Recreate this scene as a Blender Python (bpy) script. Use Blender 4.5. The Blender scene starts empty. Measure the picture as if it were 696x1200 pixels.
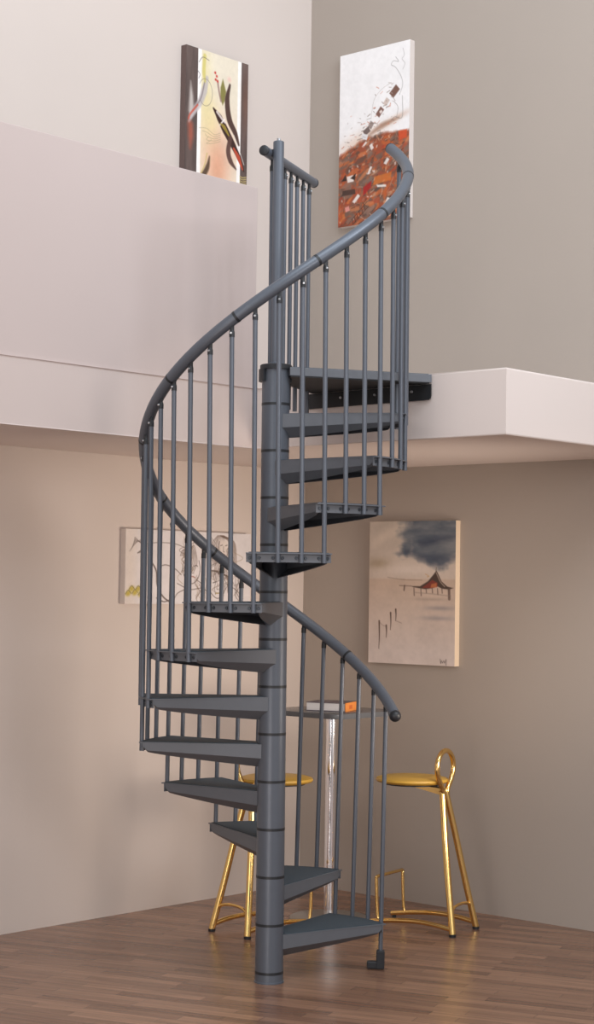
import bpy, bmesh, math, random
import numpy as np
from mathutils import Vector, Matrix

random.seed(7)
rng = np.random.default_rng(11)
scn = bpy.context.scene
COL = scn.collection
R = math.radians

# ------------------------------------------------------------------ helpers
def lin(c):
    c = c / 255.0
    return c / 12.92 if c <= 0.04045 else ((c + 0.055) / 1.055) ** 2.4

def rgb(r, g, b):
    return (lin(r), lin(g), lin(b), 1.0)

def link(o, parent=None):
    COL.objects.link(o)
    if parent:
        o.parent = parent
    return o

def empty(name, loc=(0, 0, 0), rz=0.0):
    o = bpy.data.objects.new(name, None)
    o.empty_display_size = 0.1
    o.location = loc
    o.rotation_euler = (0, 0, rz)
    return link(o)

def tag(o, label=None, cat=None, group=None, kind=None):
    if label: o['label'] = label
    if cat: o['category'] = cat
    if group: o['group'] = group
    if kind: o['kind'] = kind
    return o

def obj(name, bm, mat, parent=None, smooth=None, recalc=True):
    me = bpy.data.meshes.new(name)
    if recalc:
        bmesh.ops.recalc_face_normals(bm, faces=bm.faces[:])
    bm.to_mesh(me)
    bm.free()
    me.materials.append(mat)
    if smooth is not None:
        for p in me.polygons:
            p.use_smooth = True
        me.set_sharp_from_angle(angle=R(smooth))
    o = bpy.data.objects.new(name, me)
    return link(o, parent)

def copy_part(o, parent):
    c = o.copy()
    COL.objects.link(c)
    c.parent = parent
    return c

def add_box(bm, x0, x1, y0, y1, z0, z1, bev=0.0):
    t = bmesh.new()
    vs = [t.verts.new(p) for p in ((x0,y0,z0),(x1,y0,z0),(x1,y1,z0),(x0,y1,z0),(x0,y0,z1),(x1,y0,z1),(x1,y1,z1),(x0,y1,z1))]
    for f in ((0,3,2,1),(4,5,6,7),(0,1,5,4),(1,2,6,5),(2,3,7,6),(3,0,4,7)):
        t.faces.new([vs[i] for i in f])
    if bev:
        bmesh.ops.bevel(t, geom=t.edges[:], offset=bev, segments=2, affect='EDGES', profile=0.5)
    merge(bm, t)

def merge(bm, t):
    me = bpy.data.meshes.new('tmp')
    t.to_mesh(me); t.free()
    bm.from_mesh(me)
    bpy.data.meshes.remove(me)

def add_prism(bm, pts, z0, z1, bev=0.0, segs=2):
    t = bmesh.new()
    lo = [t.verts.new((p[0], p[1], z0)) for p in pts]
    hi = [t.verts.new((p[0], p[1], z1)) for p in pts]
    n = len(pts)
    t.faces.new(lo[::-1]); t.faces.new(hi)
    for i in range(n):
        t.faces.new((lo[i], lo[(i+1) % n], hi[(i+1) % n], hi[i]))
    if bev:
        t.edges.ensure_lookup_table()
        es = [e for e in t.edges if abs(e.verts[0].co.z - e.verts[1].co.z) < 1e-6]
        bmesh.ops.bevel(t, geom=es, offset=bev, segments=segs, affect='EDGES', profile=0.5)
    merge(bm, t)

def add_tube(bm, pts, rad, segs=12, caps=True):
    pts = [Vector(p) for p in pts]
    n = len(pts)
    rad = rad if isinstance(rad, (list, tuple)) else [rad] * n
    tang = []
    for i in range(n):
        a = pts[max(i-1, 0)]; b = pts[min(i+1, n-1)]
        tang.append((b - a).normalized())
    ref = Vector((0, 0, 1))
    if abs(tang[0].dot(ref)) > 0.9: ref = Vector((1, 0, 0))
    nrm = (ref - tang[0] * ref.dot(tang[0])).normalized()
    rings = []
    for i in range(n):
        nrm = (nrm - tang[i] * nrm.dot(tang[i])).normalized()
        bi = tang[i].cross(nrm)
        rings.append([bm.verts.new(pts[i] + (nrm * math.cos(2*math.pi*k/segs) + bi * math.sin(2*math.pi*k/segs)) * rad[i]) for k in range(segs)])
    for i in range(n-1):
        for k in range(segs):
            bm.faces.new((rings[i][k], rings[i][(k+1) % segs], rings[i+1][(k+1) % segs], rings[i+1][k]))
    if caps:
        bm.faces.new(rings[0][::-1]); bm.faces.new(rings[-1])

def spline(ctrl, per=8):
    P = [Vector(c) for c in ctrl]
    P = [P[0]*2 - P[1]] + P + [P[-1]*2 - P[-2]]
    out = []
    for i in range(1, len(P)-2):
        for k in range(per):
            t = k / per
            a, b, c, d = P[i-1], P[i], P[i+1], P[i+2]
            out.append(0.5*((2*b) + (c-a)*t + (2*a-5*b+4*c-d)*t*t + (3*b-a-3*c+d)*t**3))
    out.append(P[-2])
    return out

def add_lathe(bm, prof, segs=40, cx=0, cy=0):
    rings = []
    for r, z in prof:
        if r < 1e-6:
            rings.append([bm.verts.new((cx, cy, z))])
        else:
            rings.append([bm.verts.new((cx + r*math.cos(2*math.pi*k/segs), cy + r*math.sin(2*math.pi*k/segs), z)) for k in range(segs)])
    for a, b in zip(rings[:-1], rings[1:]):
        for k in range(segs):
            k2 = (k+1) % segs
            if len(a) == 1 and len(b) == 1: continue
            if len(a) == 1: bm.faces.new((a[0], b[k], b[k2]))
            elif len(b) == 1: bm.faces.new((a[k], b[0], a[k2]))
            else: bm.faces.new((a[k], b[k], b[k2], a[k2]))

def rounded_rect(hx, hy, r, n=6):
    pts = []
    for cx, cy, a0 in ((hx-r, hy-r, 0), (-hx+r, hy-r, 90), (-hx+r, -hy+r, 180), (hx-r, -hy+r, 270)):
        for k in range(n+1):
            a = R(a0 + 90*k/n)
            pts.append((cx + r*math.cos(a), cy + r*math.sin(a)))
    return pts

# ------------------------------------------------------------------ materials
def base_mat(name):
    m = bpy.data.materials.new(name); m.use_nodes = True
    nt = m.node_tree
    b = nt.nodes['Principled BSDF']
    return m, nt, b

def simple(name, col, rough=0.5, metal=0.0, var=0.05, scale=20.0, bump=0.0, spec=0.5, bscale=None):
    """principled colour broken up by a little noise"""
    m, nt, b = base_mat(name)
    N = nt.nodes; L = nt.links
    tc = N.new('ShaderNodeTexCoord')
    nz = N.new('ShaderNodeTexNoise'); nz.inputs['Scale'].default_value = scale; nz.inputs['Detail'].default_value = 4
    L.new(tc.outputs['Object'], nz.inputs['Vector'])
    mx = N.new('ShaderNodeMix'); mx.data_type = 'RGBA'
    c = np.array(col[:3])
    mx.inputs[6].default_value = (*np.clip(c*(1-var), 0, 1), 1)
    mx.inputs[7].default_value = (*np.clip(c*(1+var), 0, 1), 1)
    L.new(nz.outputs['Fac'], mx.inputs[0])
    L.new(mx.outputs[2], b.inputs['Base Color'])
    b.inputs['Roughness'].default_value = rough
    b.inputs['Metallic'].default_value = metal
    b.inputs['Specular IOR Level'].default_value = spec
    if bump:
        n2 = N.new('ShaderNodeTexNoise'); n2.inputs['Scale'].default_value = bscale or scale*8; n2.inputs['Detail'].default_value = 2
        L.new(tc.outputs['Object'], n2.inputs['Vector'])
        bp = N.new('ShaderNodeBump'); bp.inputs['Strength'].default_value = bump; bp.inputs['Distance'].default_value = 0.002
        L.new(n2.outputs['Fac'], bp.inputs['Height'])
        L.new(bp.outputs['Normal'], b.inputs['Normal'])
    return m

def wood_floor():
    m, nt, b = base_mat('walnut_strip_laminate')
    N = nt.nodes; L = nt.links
    tc = N.new('ShaderNodeTexCoord')
    mp = N.new('ShaderNodeMapping'); mp.inputs['Rotation'].default_value = (0, 0, R(-108.5))
    L.new(tc.outputs['Object'], mp.inputs['Vector'])
    br = N.new('ShaderNodeTexBrick')
    br.offset = 0.37; br.offset_frequency = 2; br.squash = 1.35; br.squash_frequency = 3
    br.inputs['Color1'].default_value = rgb(*FLOOR_A); br.inputs['Color2'].default_value = rgb(*FLOOR_B)
    br.inputs['Mortar'].default_value = rgb(*FLOOR_M)
    br.inputs['Scale'].default_value = 1.0
    br.inputs['Mortar Size'].default_value = 0.0012; br.inputs['Mortar Smooth'].default_value = 0.3
    br.inputs['Brick Width'].default_value = 0.43; br.inputs['Row Height'].default_value = 0.068
    L.new(mp.outputs['Vector'], br.inputs['Vector'])
    mp2 = N.new('ShaderNodeMapping'); mp2.inputs['Scale'].default_value = (3.0, 45.0, 1.0)
    L.new(mp.outputs['Vector'], mp2.inputs['Vector'])
    gr = N.new('ShaderNodeTexNoise'); gr.inputs['Scale'].default_value = 1.0; gr.inputs['Detail'].default_value = 5
    L.new(mp2.outputs['Vector'], gr.inputs['Vector'])
    rp = N.new('ShaderNodeValToRGB')
    rp.color_ramp.elements[0].position = 0.3; rp.color_ramp.elements[0].color = (0.74, 0.74, 0.74, 1)
    rp.color_ramp.elements[1].position = 0.7; rp.color_ramp.elements[1].color = (1.16, 1.16, 1.16, 1)
    L.new(gr.outputs['Fac'], rp.inputs[0])
    mx = N.new('ShaderNodeMix'); mx.data_type = 'RGBA'; mx.blend_type = 'MULTIPLY'; mx.inputs[0].default_value = 1
    L.new(br.outputs['Color'], mx.inputs[6]); L.new(rp.outputs['Color'], mx.inputs[7])
    L.new(mx.outputs[2], b.inputs['Base Color'])
    b.inputs['Roughness'].default_value = 0.27
    b.inputs['Specular IOR Level'].default_value = 0.5
    bp = N.new('ShaderNodeBump'); bp.inputs['Strength'].default_value = 0.12; bp.inputs['Distance'].default_value = 0.001
    L.new(gr.outputs['Fac'], bp.inputs['Height']); L.new(bp.outputs['Normal'], b.inputs['Normal'])
    return m

def paint_mat(name):
    m, nt, b = base_mat(name)
    a = nt.nodes.new('ShaderNodeAttribute'); a.attribute_name = 'paint'
    nt.links.new(a.outputs['Color'], b.inputs['Base Color'])
    b.inputs['Roughness'].default_value = 0.6
    b.inputs['Specular IOR Level'].default_value = 0.25
    return m

FLOOR_A = (154, 117, 94); FLOOR_B = (118, 86, 69); FLOOR_M = (78, 56, 48)
M = {}
M['floor'] = wood_floor()
M['wall_left'] = simple('cream_plaster', rgb(209, 198, 191), 0.85, var=0.03, scale=1.3, bump=0.15, spec=0.2, bscale=60)
M['wall_right'] = simple('taupe_plaster', rgb(173, 163, 154), 0.85, var=0.03, scale=1.3, bump=0.15, spec=0.2, bscale=60)
M['slab'] = simple('off_white_plaster', rgb(225, 214, 209), 0.85, var=0.025, scale=1.6, bump=0.12, spec=0.2, bscale=60)
M['parapet'] = simple('pale_rose_plaster', rgb(193, 179, 175), 0.85, var=0.025, scale=1.6, bump=0.12, spec=0.2, bscale=60)
M['slab_dim'] = simple('dimmed_slab_plaster', rgb(198, 184, 179), 0.85, var=0.025, scale=1.6, bump=0.12, spec=0.2, bscale=60)  # slab plaster darkened to paint in the dimmer light on the left arm
M['steel'] = simple('anthracite_powder_coat', rgb(93, 99, 109), 0.38, metal=0.25, var=0.05, scale=30, bump=0.06, bscale=500)
M['tread'] = simple('tread_powder_coat', rgb(100, 104, 111), 0.48, metal=0.15, var=0.05, scale=30, bump=0.06, bscale=500)
M['mat'] = simple('dark_rubber', rgb(62, 74, 83), 0.75, var=0.12, scale=60, bump=0.35, bscale=350)
M['black'] = simple('black_plastic', rgb(34, 37, 42), 0.45, var=0.08)
M['dark'] = simple('shaded_steel', rgb(27, 30, 34), 0.6, var=0.08)  # near black: shade below the landing put into the flange and underside colour
M['bolt'] = simple('zinc', rgb(190, 192, 196), 0.3, metal=0.9, var=0.05)
M['dbolt'] = simple('dark_bolt', rgb(70, 75, 82), 0.35, metal=0.6, var=0.05)
M['gold'] = simple('polished_brass', rgb(240, 202, 130), 0.16, metal=1.0, var=0.04)
M['seat'] = simple('mustard_vinyl', rgb(196, 154, 62), 0.42, var=0.06, scale=25, bump=0.1)
M['chrome'] = simple('chrome', rgb(248, 248, 252), 0.12, metal=1.0, var=0.02)
M['base'] = simple('brushed_steel', rgb(170, 166, 160), 0.3, metal=0.9, var=0.04)
M['tabletop'] = simple('slate_laminate', rgb(92, 94, 98), 0.25, var=0.08, scale=12)
M['canvas_side'] = simple('raw_canvas', rgb(226, 205, 180), 0.8, var=0.04, scale=80)
M['canvas_white'] = simple('primed_canvas_edge', rgb(214, 204, 198), 0.8, var=0.04, scale=80)
M['canvas_brown'] = simple('brown_canvas_edge', rgb(104, 86, 82), 0.8, var=0.06, scale=40)
M['pages'] = simple('paper_pages', rgb(205, 203, 205), 0.8, var=0.05, scale=200)
M['cover'] = simple('slate_blue_cover', rgb(96, 88, 98), 0.4, var=0.05)
M['spine'] = simple('orange_spine', rgb(226, 140, 66), 0.45, var=0.05)
M['red'] = simple('red_print', rgb(190, 84, 44), 0.5, var=0.05)
M['paint'] = paint_mat('canvas_paint')

# ------------------------------------------------------------------ setting
SL_L, SL_R, SL_F = 0.9504, 1.4549, -2.4739      # loft arm depths and the front of the right arm
ZT, ZB, ZP = 2.7357, 2.4355, 3.7517
def struct(name, bm, m, smooth=None):
    o = obj(name, bm, m, None, smooth); tag(o, kind='structure'); return o

bm = bmesh.new(); add_box(bm, -13, 0.2, -12, 0.2, -0.1, 0); struct('floor', bm, M['floor'])
bm = bmesh.new(); add_box(bm, -13, 0, 0, 0.2, 0, 6.6); struct('wall_left', bm, M['wall_left'])
bm = bmesh.new(); add_box(bm, 0, 0.2, -12, 0.2, 0, 6.6); struct('wall_right', bm, M['wall_right'])
# L shaped loft slab
bm = bmesh.new()
add_prism(bm, [(-13, 0), (-13, -SL_L), (-SL_R, -SL_L), (-SL_R, SL_F), (0, SL_F), (0, 0)], ZB, ZT, bev=0.007)
cei = struct('ceiling', bm, M['slab'])
cei.data.materials.append(M['slab_dim'])
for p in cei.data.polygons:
    if p.normal.y < -0.5 and p.center.y > -1.2: p.material_index = 1  # left arm's front face takes the painted dimming
bm = bmesh.new(); add_box(bm, -13, -SL_R, -SL_L+0.004, -SL_L+0.10, ZT-0.004, ZP, bev=0.004)
struct('wall_parapet', bm, M['parapet'])

# ------------------------------------------------------------------ spiral staircase
SX, SY = -2.04975, -1.64722
A0 = -47.53                                # world angle of stair angle zero
LEAD, PITCH, WID = 25.594, 29.0685, 36.636
RT, RB = 0.577, 0.585                      # tread radius, baluster radius
RISE = 0.21
def pol(r, th, z=0.0):
    a = R(th + A0)
    return Vector((r*math.cos(a), r*math.sin(a), z))

stair = empty('spiral_staircase', (SX, SY, 0))
tag(stair, 'tall anthracite grey metal spiral staircase winding around a central column up to the loft', 'staircase')

# column and its joint rings
bm = bmesh.new()
add_lathe(bm, [(0, 0), (0.066, 0), (0.066, 0.006), (0.0624, 0.008), (0.0624, 2.722), (0, 2.722)], 48)
obj('column', bm, M['steel'], stair, 30)
col_o = stair.children[0]
bm = bmesh.new(); add_lathe(bm, [(0.0600, -0.006), (0.0632, -0.006), (0.0632, 0.006), (0.0600, 0.006), (0.0600, -0.006)], 48)
ring0 = obj('joint_ring', bm, M['black'], stair, 30)
tag(ring0, 'thin black joint ring')
for k in range(13):
    o = ring0 if k == 0 else copy_part(ring0, stair)
    o.location = (0, 0, 0.045 + RISE*k)
bm = bmesh.new(); add_lathe(bm, [(0, 2.722), (0.072, 2.722), (0.072, 2.740), (0.068, 2.744), (0, 2.744)], 48)
obj('column_cap', bm, M['black'], stair, 30)
bm = bmesh.new()
for (r0, r1) in ((0.0626, 0.078),):
    a = [pol(r1, t) for t in range(25, 226, 8)] + [pol(r0, t) for t in range(225, 24, -8)]
    add_prism(bm, a, 2.668, 2.722)
obj('landing_collar', bm, M['black'], stair)
bm = bmesh.new(); add_lathe(bm, [(0, 2.74), (0.034, 2.74), (0.034, 2.752), (0.0245, 2.756), (0.0245, 3.755), (0.022, 3.758), (0, 3.758)], 32)
newel = obj('newel_post', bm, M['steel'], stair, 30)
bm = bmesh.new(); add_lathe(bm, [(0, 3.757), (0.009, 3.757), (0.009, 3.772), (0, 3.772)], 12)
tag(obj('stud', bm, M['bolt'], newel), 'bare metal threaded stud')

# one tread: leading edge at angle 0, trailing edge at WID (local, x axis = leading corner)
def lp(r, th): return Vector((r*math.cos(R(th)), r*math.sin(R(th)), 0))
def mirror(v):                             # about the tread's bisector
    a = R(WID); c, s = math.cos(a), math.sin(a)
    return Vector((c*v.x + s*v.y, s*v.x - c*v.y, v.z))
I1 = Vector((0.044, -0.046, 0)); O1 = lp(RT, 0.6)
CR = 0.02
arc = [lp(RT, 0.6 + (WID-1.2)*k/14) for k in range(15)]
def plate_outline(grow):
    lipR = RT + grow
    a = [lp(lipR, 0.5 + (WID-1.0)*k/14) for k in range(15)]
    inner = [mirror(I1)] + [I1]
    return a + inner
bm = bmesh.new()
add_prism(bm, plate_outline(0.016), -0.005, 0.0)
# bent side skirts
def skirt(mir):
    rows = []
    n = 24
    d = (I1 - O1); L = d.length; d.normalize()
    nin = Vector((-d.y, d.x, 0))
    cen = lp(0.35, WID/2)
    if (cen - O1).dot(nin) < 0: nin = -nin
    for k in range(n+1):
        t = k / n
        vert = 0.036 + 0.026*t
        full = 0.040 + 0.065*(t**0.75)
        # rounded outer lower corner
        s = t*L
        if s < 0.03:
            q = math.sqrt(max(0, 1-((0.03-s)/0.03)**2))
            full = 0.022 + (full-0.022)*q; vert = min(vert, full*0.9)
        p = O1 + d*s
        b = 0.052*(full-vert)/0.043
        r = [p + Vector((0,0,-0.002)), p + Vector((0,0,-vert)), p + nin*b + Vector((0,0,-full))]
        r += [r[2] + nin*0.004 + Vector((0,0,0.002)), r[1] + nin*0.004, r[0] + nin*0.004]
        rows.append([mirror(x) for x in r] if mir else r)
    vr = [[bm.verts.new(x) for x in r] for r in rows]
    for a, b in zip(vr[:-1], vr[1:]):
        for i in range(6):
            bm.faces.new((a[i], a[(i+1) % 6], b[(i+1) % 6], b[i]))
    bm.faces.new(vr[0]); bm.faces.new(vr[-1][::-1])
skirt(False); skirt(True)
# ribs under the plate
bi = lp(1, WID/2); pr = Vector((-bi.y, bi.x, 0))
add_prism(bm, [bi*0.07+pr*0.004, bi*0.07-pr*0.004, bi*(RT-0.01)-pr*0.004, bi*(RT-0.01)+pr*0.004], -0.03, -0.004)
tread0 = obj('tread', bm, M['tread'], stair, 18)
bm = bmesh.new()
mo = [lp(RT+0.002, 1.4 + (WID-2.8)*k/14) for k in range(15)]
i1 = I1 + (mirror(I1)-I1)*0.06 + bi*0.022; mo += [mirror(i1), i1]
add_prism(bm, mo, -0.001, 0.003)
mat0 = obj('anti_slip_mat', bm, M['mat'], tread0)
tag(mat0, 'dark rubbery anti-slip surface')
bm = bmesh.new()
fa = [lp(RT, 0.3 + (WID-0.6)*k/16) for k in range(17)] + [lp(RT-0.005, WID-0.3 - (WID-0.6)*k/16) for k in range(17)]
add_prism(bm, fa, -0.040, -0.004)
fas0 = obj('edge_strip', bm, M['tread'], tread0)
BT = [3.8 + 9.69*j for j in range(4)]
def bolt_mesh():
    bm = bmesh.new()
    for s, r, h in ((10, 0.0075, 0.004),):
        t = bmesh.new()
        add_lathe(t, [(0, 0), (r, 0), (r*0.8, h), (r*0.35, h), (r*0.3, h*0.4), (0, h*0.4)], s)
        bmesh.ops.rotate(t, verts=t.verts[:], cent=(0,0,0), matrix=Matrix.Rotation(R(90), 3, 'Y'))
        merge(bm, t)
    return bm
bolt0 = None
bolt_angles = []
for b in BT: bolt_angles += [b-1.95, b+1.95]
bolt_objs = []
for th in bolt_angles:
    if bolt0 is None:
        bolt0 = obj('bolt', bolt_mesh(), M['dbolt'], tread0, 40); o = bolt0
    else:
        o = copy_part(bolt0, tread0)
    p = lp(RT, th); o.location = (p.x, p.y, -0.022); o.rotation_euler = (0, 0, R(th)); bolt_objs.append(o)
treads = []
for k in range(12):
    if k == 0: o = tread0
    else:
        o = copy_part(tread0, stair)
        for c in list(tread0.children): copy_part(c, o)
    o.location = (0, 0, RISE*(k+1)); o.rotation_euler = (0, 0, R(LEAD + PITCH*k + A0)); treads.append(o)

# handrail
def zrail(th):
    z = 1.316 + 0.007224*(th - 37.5)
    if th > 345: z -= 0.045*((th-345)/46)
    return z
bm = bmesh.new()
ths = np.linspace(17.5, 387, 150)
add_tube(bm, [pol(RB, t, zrail(t)) for t in ths], 0.0255, 20)
rail = obj('handrail', bm, M['steel'], stair, 50)
cap = bmesh.new()
bmesh.ops.create_uvsphere(cap, u_segments=20, v_segments=12, radius=0.0275)
bmesh.ops.translate(cap, verts=cap.verts[:], vec=pol(RB, 16.8, zrail(16.8)))
tag(obj('end_cap', cap, M['black'], rail, 60), 'round black end cap')
cap = bmesh.new()
add_tube(cap, [pol(RB, t, zrail(t)) for t in (386.6, 387.2, 387.7)], [0.0258, 0.0258, 0.018], 20)
obj('end_cap', cap, M['black'], rail, 40)
for k in range(-5, 7):
    tc_ = 186.5 + 33.4*k
    if not 30 < tc_ < 385: continue
    bm = bmesh.new()
    add_tube(bm, [pol(RB, t, zrail(t)) for t in np.linspace(tc_-0.45, tc_+0.45, 4)], 0.0264, 20)
    obj('joint_sleeve', bm, M['black'], rail, 40)

# balusters: three to a tread, the first of each also reaching the tread below
def make_baluster(zb, zt, name='baluster', r=0.0102):
    bm = bmesh.new()
    add_lathe(bm, [(0, zb), (r, zb), (r, zt), (0, zt)], 14)
    return obj(name, bm, M['steel'], stair, 40)
def make_clevis_bm():
    bm = bmesh.new()
    add_lathe(bm, [(0, -0.012), (0.0118, -0.012), (0.0118, 0.008), (0.0095, 0.016), (0, 0.016)], 14)
    add_box(bm, -0.0055, 0.0055, -0.009, 0.009, 0.0, 0.045, 0.002)
    return bm
def make_foot_bolt_bm():
    bm = bmesh.new(); t = bmesh.new()
    add_lathe(t, [(0, 0), (0.0055, 0), (0.004, 0.004), (0, 0.004)], 10)
    bmesh.ops.rotate(t, verts=t.verts[:], cent=(0,0,0), matrix=Matrix.Rotation(R(90), 3, 'Y'))
    merge(bm, t); return bm
clev0 = None; pin0 = None
def dress_baluster(b, zt, th):
    global clev0, pin0
    if clev0 is None:
        clev0 = obj('rail_connector', make_clevis_bm(), M['black'], b, 40)
        pin0 = obj('pin', make_foot_bolt_bm(), M['bolt'], b, 40)
        c, q = clev0, pin0
    else:
        c = copy_part(clev0, b); q = copy_part(pin0, b)
    c.location = (0, 0, zt); c.rotation_euler = (0, 0, R(A0 + th))
    p = lp(0.0115, 0); a = R(A0+th)
    q.location = (0.0112*math.cos(a), 0.0112*math.sin(a), zt + 0.004); q.rotation_euler = (0, 0, a)
mesh_cache = {}
def lean(b, th, length):
    # tilt about the bar's top so that its foot stays on the tread
    tw = float(np.interp(th, [60, 100, 180, 270], [-2.9, -1.6, -1.5, -0.6]))   # the rail sits a touch clockwise of the treads
    foot = pol(RB, th); top = pol(RB, th + tw)
    b.location = (top.x, top.y, b.location.z)
    d = Vector((top.x-foot.x, top.y-foot.y, length))
    b.rotation_euler = Vector((0, 0, 1)).rotation_difference(d).to_euler()

for i in range(37):
    k, j = divmod(i, 3)                    # k = tread index from zero
    th = LEAD + PITCH*k + 3.8 + 9.69*j
    zt = zrail(th) - 0.066
    if j == 0:
        zb = RISE*k - 0.042 if k > 0 else 0.03
    else:
        zb = RISE*(k+1) - 0.042
    length = round(zt - zb, 3)
    p = pol(RB, th)
    if length in mesh_cache:
        b = copy_part(mesh_cache[length], stair)
    else:
        b = make_baluster(-length, 0.0); mesh_cache[length] = b
    b.location = (p.x, p.y, zt)
    lean(b, th, length)
    dress_baluster(b, 0.0, th)
    if i == 0:
        bm = bmesh.new()
        t = bmesh.new()
        add_box(t, -0.019, 0.019, -0.017, 0.017, 0.0, 0.085, 0.004)
        add_box(t, -0.062, 0.0, -0.014, 0.014, 0.0, 0.036, 0.006)
        bmesh.ops.rotate(t, verts=t.verts[:], cent=(0,0,0), matrix=Matrix.Rotation(R(-48), 3, 'Z'))
        bmesh.ops.translate(t, verts=t.verts[:], vec=(0, 0, -zt))
        merge(bm, t)
        tag(obj('floor_foot', bm, M['black'], b), 'black plastic foot bolted to the floor')

# landing plate with a flange on the loft edge
def loc(x, y): return (x - SX, y - SY)
XF = -SL_R - 0.001
bm = bmesh.new()
pa = pol(0.066, 305); pb = pol(0.066, 170)
add_prism(bm, [(pol(0.085, 318).x, pol(0.085, 318).y), loc(XF, -2.070), loc(XF, -1.335), (pol(0.09, 105).x, pol(0.09, 105).y), (pol(0.07, 60).x, pol(0.07, 60).y)], 2.691, 2.729, 0.002)
landing = obj('landing', bm, M['tread'], stair)
bm = bmesh.new()
add_prism(bm, [(pol(0.085, 330).x, pol(0.085, 330).y), loc(XF-0.004, -2.055), loc(XF-0.004, -1.35), (pol(0.085, 95).x, pol(0.085, 95).y), (pol(0.074, 60).x, pol(0.074, 60).y)], 2.729, 2.732)
tag(obj('anti_slip_mat', bm, M['mat'], landing), 'dark rubbery anti-slip surface')
bm = bmesh.new()
x0, x1 = XF-0.006 - SX, XF - SX
ys = [(-2.070, 2.684), (-1.30, 2.684), (-1.30, 2.612), (-2.055, 2.612), (-2.066, 2.618), (-2.070, 2.632)]
lo = [bm.verts.new((x0, y-SY, z)) for y, z in ys]; hi = [bm.verts.new((x1, y-SY, z)) for y, z in ys]
bm.faces.new(lo); bm.faces.new(hi[::-1])
for i in range(6): bm.faces.new((lo[i], hi[i], hi[(i+1) % 6], lo[(i+1) % 6]))
fl = obj('flange', bm, M['dark'], landing)
bm = bmesh.new()
add_prism(bm, [(pol(0.085, 321).x, pol(0.085, 321).y), loc(XF-0.004, -2.060), loc(XF-0.004, -1.345), (pol(0.09, 103).x, pol(0.09, 103).y), (pol(0.073, 60).x, pol(0.073, 60).y)], 2.686, 2.6915)
tag(obj('underside', bm, M['dark'], landing), 'underside with its shade painted in')  # thin sheet carrying the painted shade under the landing
tag(fl, 'dark flange plate bolted to the loft edge')
for y in (-1.96, -1.74, -1.53):
    o = copy_part(bolt0, landing); o.name = 'bolt'
    o.location = (x0, y-SY, 2.655); o.rotation_euler = (0, 0, R(180))
    o.data = pin0.data; o.scale = (1.4, 1.4, 1.4)

# guard rail on the landing's far edge
gd = Vector((math.cos(R(21.9)), math.sin(R(21.9)), 0)); gn = Vector((-gd.y, gd.x, 0))
def gp(t, z, off=0.047): v = gd*t + gn*off; return Vector((v.x, v.y, z))
ZG = 3.707
bm = bmesh.new(); add_tube(bm, [gp(-0.055, ZG), gp(0.612, ZG)], 0.0225, 18)
g = obj('guard_rail', bm, M['steel'], stair, 50)
for t0, t1 in ((-0.068, -0.055), (0.612, 0.625)):
    bm = bmesh.new(); sgn = 1 if t1 > 0 else -1
    if sgn > 0: add_tube(bm, [gp(t0, ZG), gp(t0+0.008, ZG), gp(t1, ZG)], [0.0236, 0.0236, 0.017], 18)
    else: add_tube(bm, [gp(t0, ZG), gp(t1-0.008, ZG), gp(t1, ZG)], [0.017, 0.0236, 0.0236], 18)
    tag(obj('end_cap', bm, M['black'], g, 40), 'black end cap')
bm = bmesh.new(); add_box(bm, -0.012, 0.012, 0.0, 0.05, ZG-0.016, ZG+0.016, 0.004)
bmesh.ops.rotate(bm, verts=bm.verts[:], cent=(0,0,0), matrix=Matrix.Rotation(R(21.9), 3, 'Z'))
obj('post_bracket', bm, M['black'], g)
for t in (0.045, 0.212, 0.295, 0.379, 0.464, 0.548):
    zt = ZG - 0.06
    zb = 2.572
    bm = bmesh.new(); add_lathe(bm, [(0, zb-zt), (0.0102, zb-zt), (0.0102, 0), (0, 0)], 14)
    b = obj('baluster', bm, M['steel'], stair, 40)
    p = gp(t, zt); b.location = p
    dress_baluster(b, 0.0, 21.9-90-A0)

stair.rotation_mode = 'QUATERNION'
stair.rotation_quaternion = Vector((0, 0, 1)).rotation_difference(Vector((-0.0035*0.675, 0.0035*0.738, 1)))

# ------------------------------------------------------------------ bar table and book
tx, ty = -0.712, -0.846
tab = empty('bar_table', (tx, ty, 0))
tag(tab, 'tall square bar table with dark top on a chrome pole, behind the staircase', 'table')
bm = bmesh.new(); add_prism(bm, rounded_rect(0.27, 0.27, 0.06), 1.074, 1.100, 0.003); obj('table_top', bm, M['tabletop'], tab, 40)
bm = bmesh.new(); add_lathe(bm, [(0, 0.014), (0.029, 0.014), (0.029, 1.066), (0, 1.066)], 32); obj('pole', bm, M['chrome'], tab, 40)
bm = bmesh.new(); add_lathe(bm, [(0, 1.064), (0.07, 1.064), (0.07, 1.074), (0, 1.074)], 32); obj('mounting_plate', bm, M['base'], tab, 40)
bm = bmesh.new(); add_lathe(bm, [(0, 0), (0.21, 0), (0.21, 0.006), (0.20, 0.012), (0.035, 0.016), (0, 0.016)], 48); obj('base', bm, M['base'], tab, 40)

bk = empty('book', (-0.745, -0.875, 1.1005), R(-68))
tag(bk, 'thick book with dark cover and orange spine lying on the bar table', 'book')
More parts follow.
